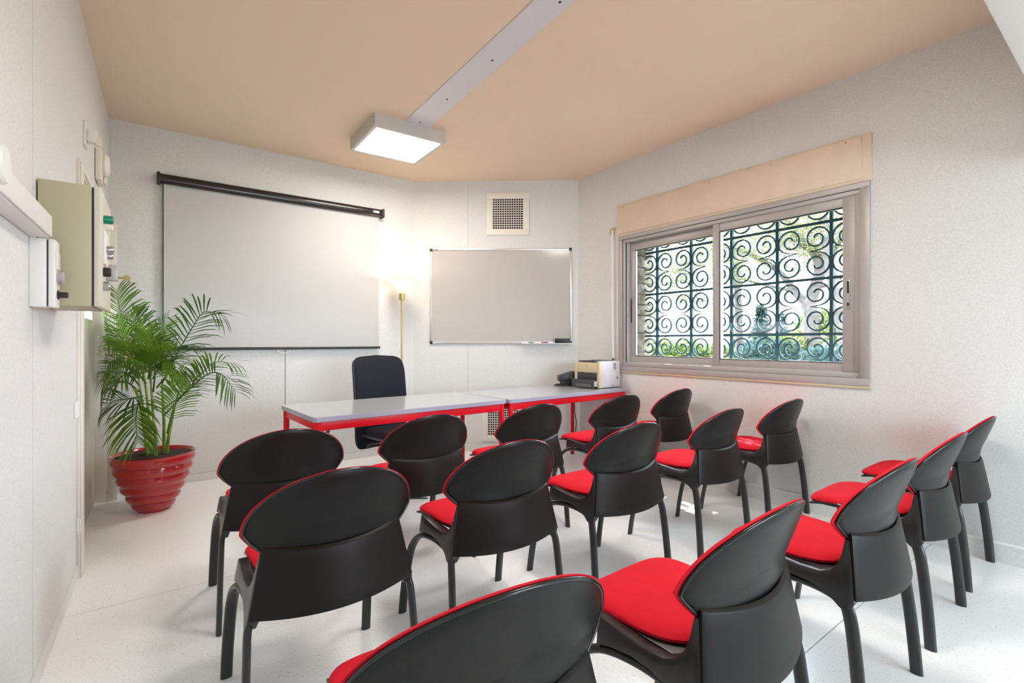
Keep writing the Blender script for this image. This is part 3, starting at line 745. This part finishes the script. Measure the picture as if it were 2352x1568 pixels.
# ------------------------------------------------------------------ floor lamp
fl_p = (2.148, 4.78)
lamp = thing('floor_lamp', 'brass uplighter floor lamp with a glowing cone shade in the corner', 'floor lamp', (*fl_p, 0))
MB().lathe([(.13, 0), (.13, .012), (.11, .022), (.02, .03), (.0125, .05)], 32).build('base', M_brass, lamp)
MB().lathe([(.0095, .04), (.0095, 1.66)], 14).build('pole', M_brass, lamp)
MB().lathe([(.012, 1.645), (.030, 1.650), (.030, 1.712), (.020, 1.722)], 20).build('socket_cup', M_brass, lamp)
MB().lathe([(.030, 1.715), (.060, 1.755), (.136, 1.882), (.132, 1.882), (.056, 1.757), (.024, 1.718)], 40, cap0=False, cap1=False).build('lamp_shade', M_shade, lamp)
MB().lathe([(.012, 1.722), (.026, 1.75), (.032, 1.79), (.022, 1.825), (.003, 1.84)], 16).build('bulb', mat('lit_bulb', (1, .9, .7), .4, emit=(1, .76, .45), estr=5), lamp)
pl = bpy.data.lights.new('lamp_glow', 'POINT'); pl.energy = 2.3; pl.color = (1, .74, .50); pl.shadow_soft_size = .03
po = bpy.data.objects.new('lamp_glow', pl); COL.objects.link(po); po.location = (*fl_p, 1.862)

# ------------------------------------------------------------------ printer and projector on the table
TT = .7612
pr = thing('laser_printer', 'beige and white laser printer on the table by the window wall', 'printer', (3.478, 3.245, TT), R_(2.5))
# local: x = depth away from the front face, y = width
MB().box(.030, .315, 0, .325, .004, .262).build('body', M_prwhite, pr, bevel=.012, seg=3)
m = MB().box(.0, .034, .0, .034, .004, .258).box(0, .034, .290, .325, .004, .258).box(0, .034, .034, .290, .150, .250)
fp = m.build('front_panel', M_prbeige, pr, bevel=.004)
MB().box(.002, .30, .05, .275, .255, .2655).build('output_tray', M_prdark, pr, bevel=.003)
MB().box(.10, .13, .16, .19, .262, .272).build('paper_stop', M_black, pr, bevel=.003)
MB().cyl((-.003, .165, .212), (.001, .165, .212), .0095, 18).build('round_badge', M_chrome, fp)
MB().box(-.003, .002, .135, .190, .146, .156).build('latch', mat('dark_beige', (.36, .30, .18), .5), fp, bevel=.001)
MB().box(.004, .036, .036, .288, .082, .148).build('manual_feed_door', M_prdark, pr, bevel=.006)
ct = MB().box(-.066, -.046, .022, .302, .006, .088).box(-.05, .034, .05, .275, .008, .050).build('paper_tray', M_prdark, pr, bevel=.004)
MB().box(-.0675, -.0655, .05, .250, .014, .044).build('tray_grip', mat('mid_grey_plastic', (.11, .11, .11), .5), ct, bevel=.001)
MB().box(-.046, .0, .030, .05, .02, .07).build('tray_guide', M_prwhite, ct, bevel=.003)
for r in range(6):
    for c in range(2): MB().box(.205+c*.024, .226+c*.024, -.0012, .002, .182+r*.011, .187+r*.011).build('vent_slot', M_black, pr, smooth=False)
MB().box(.085, .245, -.0012, .001, .010, .152).build('side_cover', M_prwhite, pr, bevel=.001)
MB().box(.180, .225, -.0030, .001, .012, .032).build('side_grip', mat('pinkish_grip', (.52, .40, .42), .5), pr, bevel=.001)
MB().box(.262, .276, -.0016, .001, .085, .104).build('power_switch', M_black, pr, smooth=False)
pj = thing('desk_projector', 'small black projector with a round lens beside the printer', 'projector', (3.475, 3.70, TT), R_(-28))
MB().prism([(-.085, .045), (-.085, .105), (.07, .150), (.10, .145), (.10, .05)], 1, -.06, .06).build('body', M_black, pj, bevel=.008)
MB().box(-.06, .08, -.045, .045, .012, .046).build('stand', M_black, pj, bevel=.004)
MB().lathe([(.045, -.012), (.050, 0), (.050, .016), (.040, .018), (.036, .006), (.004, .004)], 24).build('lens_ring', M_prdark, pj, M=Matrix.Translation((.065, -.062, .098)) @ Matrix.Rotation(R_(90), 4, 'X'))
m = MB()
cp = []
for k in range(52):
    a = k*.36; cp.append((-.02+(.105+.004*math.sin(k*1.7))*math.cos(a), -.01+(.068+.006*math.cos(k*.9))*math.sin(a), .006+.0006*k*.25))
MB().tube(cp, .0045, 6).build('cable_coil', M_black, pj)
# power cord hanging under the table
pc = MB()
x0, y0 = 3.27, 3.36
P = catmull([(x0+.002, y0+.02, .68), (x0-.01, y0, .62), (x0-.006, y0, .54), (x0+.012, y0, .46), (x0+.010, y0, .40), (x0+.004, y0, .36)], 5)
cord = thing('power_cord', 'loose black power cord with plug dangling under the printer table', 'cord', (x0, y0, 0))
MB().tube([p-Vector((x0, y0, 0)) for p in P], .0045, 6).build('cable', M_black, cord)
MB().lathe([(.006, .355), (.012, .345), (.015, .325), (.015, .30), (.006, .298)], 14, (.004, 0, 0)).build('plug', M_black, cord)
fc = MB().tube(catmull([(1.0, 3.62, .006), (1.12, 3.52, .006), (1.28, 3.50, .006), (1.42, 3.40, .006), (1.58, 3.52, .006), (1.75, 3.42, .006)], 6), .005, 6)
tag(fc.build('floor_cable', M_black), 'thin dark cable lying on the floor under the table', 'cable')

# ------------------------------------------------------------------ sockets and switches
def socket(label, wf, s, z, hole=True, name='wall_socket', cat='socket', w=.082):
    t = thing(name, label, cat, wf.at(s, 0, z), wf.ang)
    MB().box(-w/2, w/2, -.010, 0, -w/2, w/2).build('plate', M_whitep, t, bevel=.003)
    if hole:
        MB().lathe([(.021, 0), (.021, .012)], 20, cap0=True).build('recess', M_prdark, t, M=Matrix.Translation((0, .0005, 0)) @ Matrix.Rotation(R_(90), 4, 'X'))
        MB().cyl((0, -.014, .008), (0, -.002, .008), .003, 8).build('earth_pin', M_chrome, t)
    else:
        MB().box(-.026, .026, -.016, -.009, -.032, .032).build('rocker', M_whitep, t, bevel=.003)
socket('white wall socket low on the back wall under the table', WA, 1.695, .318)
socket('white light switch on the left wall before the door', WD, -.105, .873, False, 'light_switch', 'switch')
socket('white socket plate low on the left wall before the door', WD, -.035, .27, False)

# ------------------------------------------------------------------ left wall fittings
cb = thing('electrical_cabinet', 'olive grey steel electrical cabinet on the left wall', 'cabinet', WD.at(-1.02, 0, 1.344), WD.ang)
CL, CDp, CHh = .39, .150, .447
MB().box(0, CL, -CDp, -.004, 0, CHh).build('body', M_olive, cb, bevel=.004)
MB().box(.004, CL-.004, -CDp-.006, -CDp, .006, CHh-.006).build('gasket', M_black, cb, smooth=False)
dr = MB().box(0, CL, -CDp-.026, -CDp-.006, 0, CHh).build('door', mat('pale_cabinet_door', (.62, .585, .48), .45), cb, bevel=.004)
def front(name, s, z, r, d, m, n=18): return MB().lathe([(r, 0), (r, d*.8), (r*.8, d)], n).build(name, m, dr, M=Matrix.Translation((s, -CDp-.026, z)) @ Matrix.Rotation(R_(90), 4, 'X'))
front('green_lamp', .10, .345, .016, .030, M_green)
front('push_button', .21, .335, .013, .022, M_ivory)
MB().box(.08, .22, -CDp-.032, -CDp-.026, .17, .30).build('name_plate', M_whitep, dr, bevel=.001)
front('selector_knob', .14, .235, .014, .030, M_chrome)
front('selector_knob', .18, .215, .014, .024, M_chrome)
front('black_button', .09, .140, .018, .024, M_black)
front('chrome_button', .09, .085, .018, .022, M_chrome)
lk = MB().box(.21, .25, -CDp-.062, -CDp-.026, .12, .185).build('key_lock', M_alu, dr, bevel=.003)
ky = MB().cyl((.23, -CDp-.080, .135), (.23, -CDp-.060, .135), .004, 8)
ky.lathe([(.013, -.0015), (.013, .0015)], 16, (0, 0, 0)); 
for i in range(len(ky.v)-32, len(ky.v)):
    x, y, z = ky.v[i]; ky.v[i] = (.23+z, -CDp-.090+x, .135+y)
ky.build('key', M_brass, dr)
dt = thing('cable_duct', 'white plastic cable duct running along the left wall to the cabinet', 'cable duct', WD.at(-2.6, 0, 1.566), WD.ang)
MB().box(0, 1.475, -.050, 0, 0, .062).build('trunking', M_whitep, dt, bevel=.003)
MB().box(0, 1.473, -.058, -.050, .004, .074).build('cover', M_whitep, dt, bevel=.003)
du = MB().lathe([(.045, 0), (.045, .012), (.040, .018)], 24).build('round_socket', M_whitep, dt, M=Matrix.Translation((.80, -.058, .055)) @ Matrix.Rotation(R_(90), 4, 'X'))
bx = thing('breaker_box', 'small white breaker box with knobs below the cable duct', 'breaker box', WD.at(-1.128, 0, 1.332), WD.ang)
MB().box(0, .085, -.044, 0, 0, .232).build('body', M_whitep, bx, bevel=.003)
MB().box(.002, .083, -.0475, -.0435, .004, .228).build('gasket', M_prdark, bx, smooth=False)
ld = MB().box(0, .085, -.066, -.0475, 0, .232).build('lid', M_whitep, bx, bevel=.004)
MB().box(.01, .07, -.070, -.066, .13, .19).build('window_cover', M_ivory, ld, bevel=.002)
kb = MB().lathe([(.026, 0), (.026, .005), (.021, .005), (.021, .016), (.017, .018)], 20).build('dial', mat('mauve_grey_plastic', (.45, .40, .42), .4), ld, M=Matrix.Translation((.04, -.066, .105)) @ Matrix.Rotation(R_(90), 4, 'X'))
MB().lathe([(.016, 0), (.016, .004), (.010, .004), (.010, .026), (.008, .028)], 16).build('black_knob', M_black, ld, M=Matrix.Translation((.04, -.066, .045)) @ Matrix.Rotation(R_(90), 4, 'X'))
sr = thing('alarm_siren', 'ivory alarm siren box with a clear dome on the left wall by the corner', 'alarm', WD.at(.70, 0, 2.255), WD.ang)
MB().box(0, .20, -.034, -.002, 0, .20).build('housing', M_ivory, sr, bevel=.006)
MB().lathe([(.072, 0), (.074, .014), (.062, .030), (.052, .034), (.003, .036)], 28).build('dome', M_ivory, sr, M=Matrix.Translation((.105, -.034, .122)) @ Matrix.Rotation(R_(90), 4, 'X'))
MB().box(.11, .19, -.050, -.034, .005, .05).build('speaker_cover', M_ivory, sr, bevel=.01)
mo = thing('motion_sensor', 'small white motion sensor on a plate high on the left wall', 'sensor', WD.at(.165, 0, 2.30), WD.ang)
MB().box(0, .10, -.012, 0, 0, .135).build('plate', M_whitep, mo, bevel=.002)
MB().box(.035, .085, -.055, -.012, .03, .10).build('head', M_whitep, mo, bevel=.006)
MB().box(.045, .08, -.075, -.05, .018, .065).build('lens', M_ivory, mo, bevel=.006)

# ------------------------------------------------------------------ potted palm
PP = (.055, 4.405)
palm = thing('potted_palm', 'green areca palm in a ribbed glossy red pot by the left wall', 'potted plant', (*PP, 0))
prof = [(.0, 0), (.098, 0), (.104, .010)]
tiers = [(.118, .030), (.150, .085), (.180, .150), (.205, .215), (.224, .280), (.240, .345)]
for k, (r, z) in enumerate(tiers):
    prof += [(r-.008, z-.012), (r+.010, z+.002), (r+.0165, z+.026), (r+.013, z+.043)]
prof += [(.252, .395), (.258, .408), (.252, .412), (.240, .404), (.230, .36), (.20, .345)]
MB().lathe(prof[1:], 64, cap1=False).build('pot', M_potred, palm, angle=50)
so_ = MB(); rs = []
for r in (.238, .18, .10, .02): rs.append([(r*math.cos(2*math.pi*k/32), r*math.sin(2*math.pi*k/32), .388+.014*(1-r/.238)+rng.uniform(-.004, .006)) for k in range(32)])
so_.rings(rs, cap0=False).build('soil', M_soil, palm)
Fv = Vector((.6, .8, 0)); Rv = Vector((.8, -.6, 0)); D0 = .6*PP[0]+.8*PP[1]
def pp(px, py, d=0):     # measured plant positions, d = metres nearer (-) or farther (+) than the pot centre
    dep = D0+d; w = Fv*dep+Rv*((px-1176)/1126*dep)+Vector((0, 0, HC+(784-py)/1126*dep))
    return w-Vector((PP[0], PP[1], 0))
CANES = [[(348, 1058, 0), (338, 990, 0), (326, 920, .02), (318, 868, .02)], [(352, 1058, .04), (345, 980, .06), (336, 900, .08), (330, 850, .1)],
         [(340, 1056, -.04), (332, 990, -.06), (322, 930, -.08), (312, 890, -.1)], [(376, 1050, .05), (377, 985, .05), (374, 920, .02), (372, 870, 0)],
         [(381, 1050, .02), (388, 1000, 0), (398, 950, -.02), (410, 900, -.04)], [(358, 1056, -.05), (356, 1000, -.1), (350, 930, -.1), (346, 870, -.12)],
         [(344, 1060, .0), (341, 1000, .04), (331, 940, .1), (300, 880, .15)]]
for c in CANES:
    P = catmull([pp(*q) for q in c], 4); P[0].z = min(P[0].z, .375); n = len(P)
    MB().tube(P, [.013-.008*i/(n-1) for i in range(n)], 8).build('stem', M_cane, palm)
FR = [  # rachis control points (px, py, depth offset), leaflet length, material
 ([(320, 870, 0), (296, 790, .0), (276, 715, .02), (268, 668, .06)], .23, 0),
 ([(372, 880, 0), (405, 815, -.05), (440, 755, -.1), (470, 716, -.12), (515, 726, -.14)], .20, 1),
 ([(374, 940, 0), (420, 905, -.08), (458, 862, -.14), (495, 832, -.18), (545, 836, -.2)], .15, 0),
 ([(380, 950, 0), (430, 898, -.1), (480, 858, -.2), (512, 862, -.26), (540, 898, -.3)], .17, 1),
 ([(330, 920, -.1), (318, 928, -.18), (312, 965, -.25), (316, 1012, -.27)], .19, 0),
 ([(328, 910, -.1), (300, 915, -.2), (262, 922, -.25), (222, 952, -.28)], .16, 1),
 ([(322, 900, 0), (290, 878, -.1), (250, 882, -.15), (216, 918, -.18)], .17, 1),
 ([(320, 870, 0), (282, 832, .0), (235, 812, .0), (190, 818, -.02)], .18, 0),
 ([(322, 860, .02), (292, 800, .05), (250, 765, .05), (192, 757, .02)], .19, 0),
 ([(322, 850, 0), (286, 790, -.05), (255, 745, -.1), (206, 715, -.12)], .20, 0),
 ([(335, 855, .1), (325, 795, .15), (315, 748, .18), (300, 722, .22)], .20, 1),
 ([(345, 870, 0), (352, 815, .05), (362, 772, .1), (385, 738, .15)], .20, 0),
 ([(384, 995, 0), (396, 945, -.1), (412, 900, -.15), (432, 862, -.2)], .17, 2),
 ([(346, 880, -.1), (345, 840, -.2), (365, 812, -.3), (405, 805, -.36)], .18, 0),
 ([(335, 880, -.1), (310, 850, -.25), (280, 840, -.35), (240, 862, -.42)], .20, 0),
 ([(350, 870, .1), (375, 830, .2), (400, 800, .25), (440, 790, .28)], .18, 1),
 ([(330, 870, -.05), (318, 828, -.15), (300, 800, -.25), (262, 792, -.32)], .20, 0),
 ([(352, 900, -.05), (356, 850, -.18), (348, 815, -.3), (322, 800, -.4)], .19, 0),
 ([(360, 890, 0), (385, 860, -.1), (405, 850, -.18), (430, 868, -.22)], .15, 2),
 ([(318, 880, .05), (285, 855, .12), (245, 845, .14), (205, 858, .12)], .17, 1),
 ([(330, 850, 0), (340, 815, 0), (346, 790, -.02), (338, 760, -.06)], .17, 0),
 ([(320, 885, -.02), (298, 862, -.12), (272, 868, -.2), (236, 905, -.24)], .17, 0),
 ([(340, 870, -.08), (350, 835, -.16), (376, 822, -.22), (402, 838, -.26)], .16, 0),
]
M_leaf3 = leafmat('lime_palm_leaf', (.15, .27, .02), (.08, .19, .02))
def clampx(v):
    w = Vector((v.x+PP[0], v.y+PP[1]))
    lim = xl(w.y)+.012
    y = v.y; x = v.x
    if w.x < lim: x = lim-PP[0]
    if w.y > 5.02: y = 5.02-PP[1]
    return Vector((x, y, v.z))
for pts, LL, mi in FR:
    P = catmull([pp(*q) for q in pts], 7); n = len(P)
    m = MB(); m.tube([clampx(p) for p in P], [.006-.0045*i/(n-1) for i in range(n)], 5)
    tot = 22
    for k in range(tot):
        f = .22+.78*(k/(tot-1)); i = min(n-2, int(f*(n-1))); fr = f*(n-1)-i
        p = P[i].lerp(P[i+1], fr); t = (P[i+1]-P[i]).normalized()
        side = t.cross(Vector((0, 0, 1)))
        if side.length < .2: side = Rv.copy()
        side.normalize(); up = side.cross(t).normalized()
        # fronds face the room: blend the leaflet plane toward the picture plane
        side = (side*.6+(t.cross(Fv)).normalized()*.6*(1 if side.dot(t.cross(Fv)) > 0 else -1)).normalized()
        ll = LL*(.45+.75*math.sin(math.pi*min(1, .15+f*.72)))*rng.uniform(.85, 1.1)
        for s in (1, -1):
            ang = R_(62-28*f+rng.uniform(-6, 6))
            d = (t*math.cos(ang)+side*s*math.sin(ang)+up*.12).normalized()
            w = .0056*(.7+.5*math.sin(math.pi*f)); nn = d.cross(up).normalized()
            a = p; b = p+d*ll*.45; c = p+d*ll*.8+Vector((0, 0, -.10*ll)); e = p+d*ll+Vector((0, 0, -.28*ll))
            vs = [a-nn*w*.4, a+nn*w*.4, b+nn*w, b-nn*w, c+nn*w*.7, c-nn*w*.7, e]
            m.add([clampx(v) for v in vs], [(0, 1, 2, 3), (3, 2, 4, 5), (5, 4, 6)])
    m.build('frond', (M_leaf, M_leaf2, M_leaf3)[mi], palm, smooth=False)
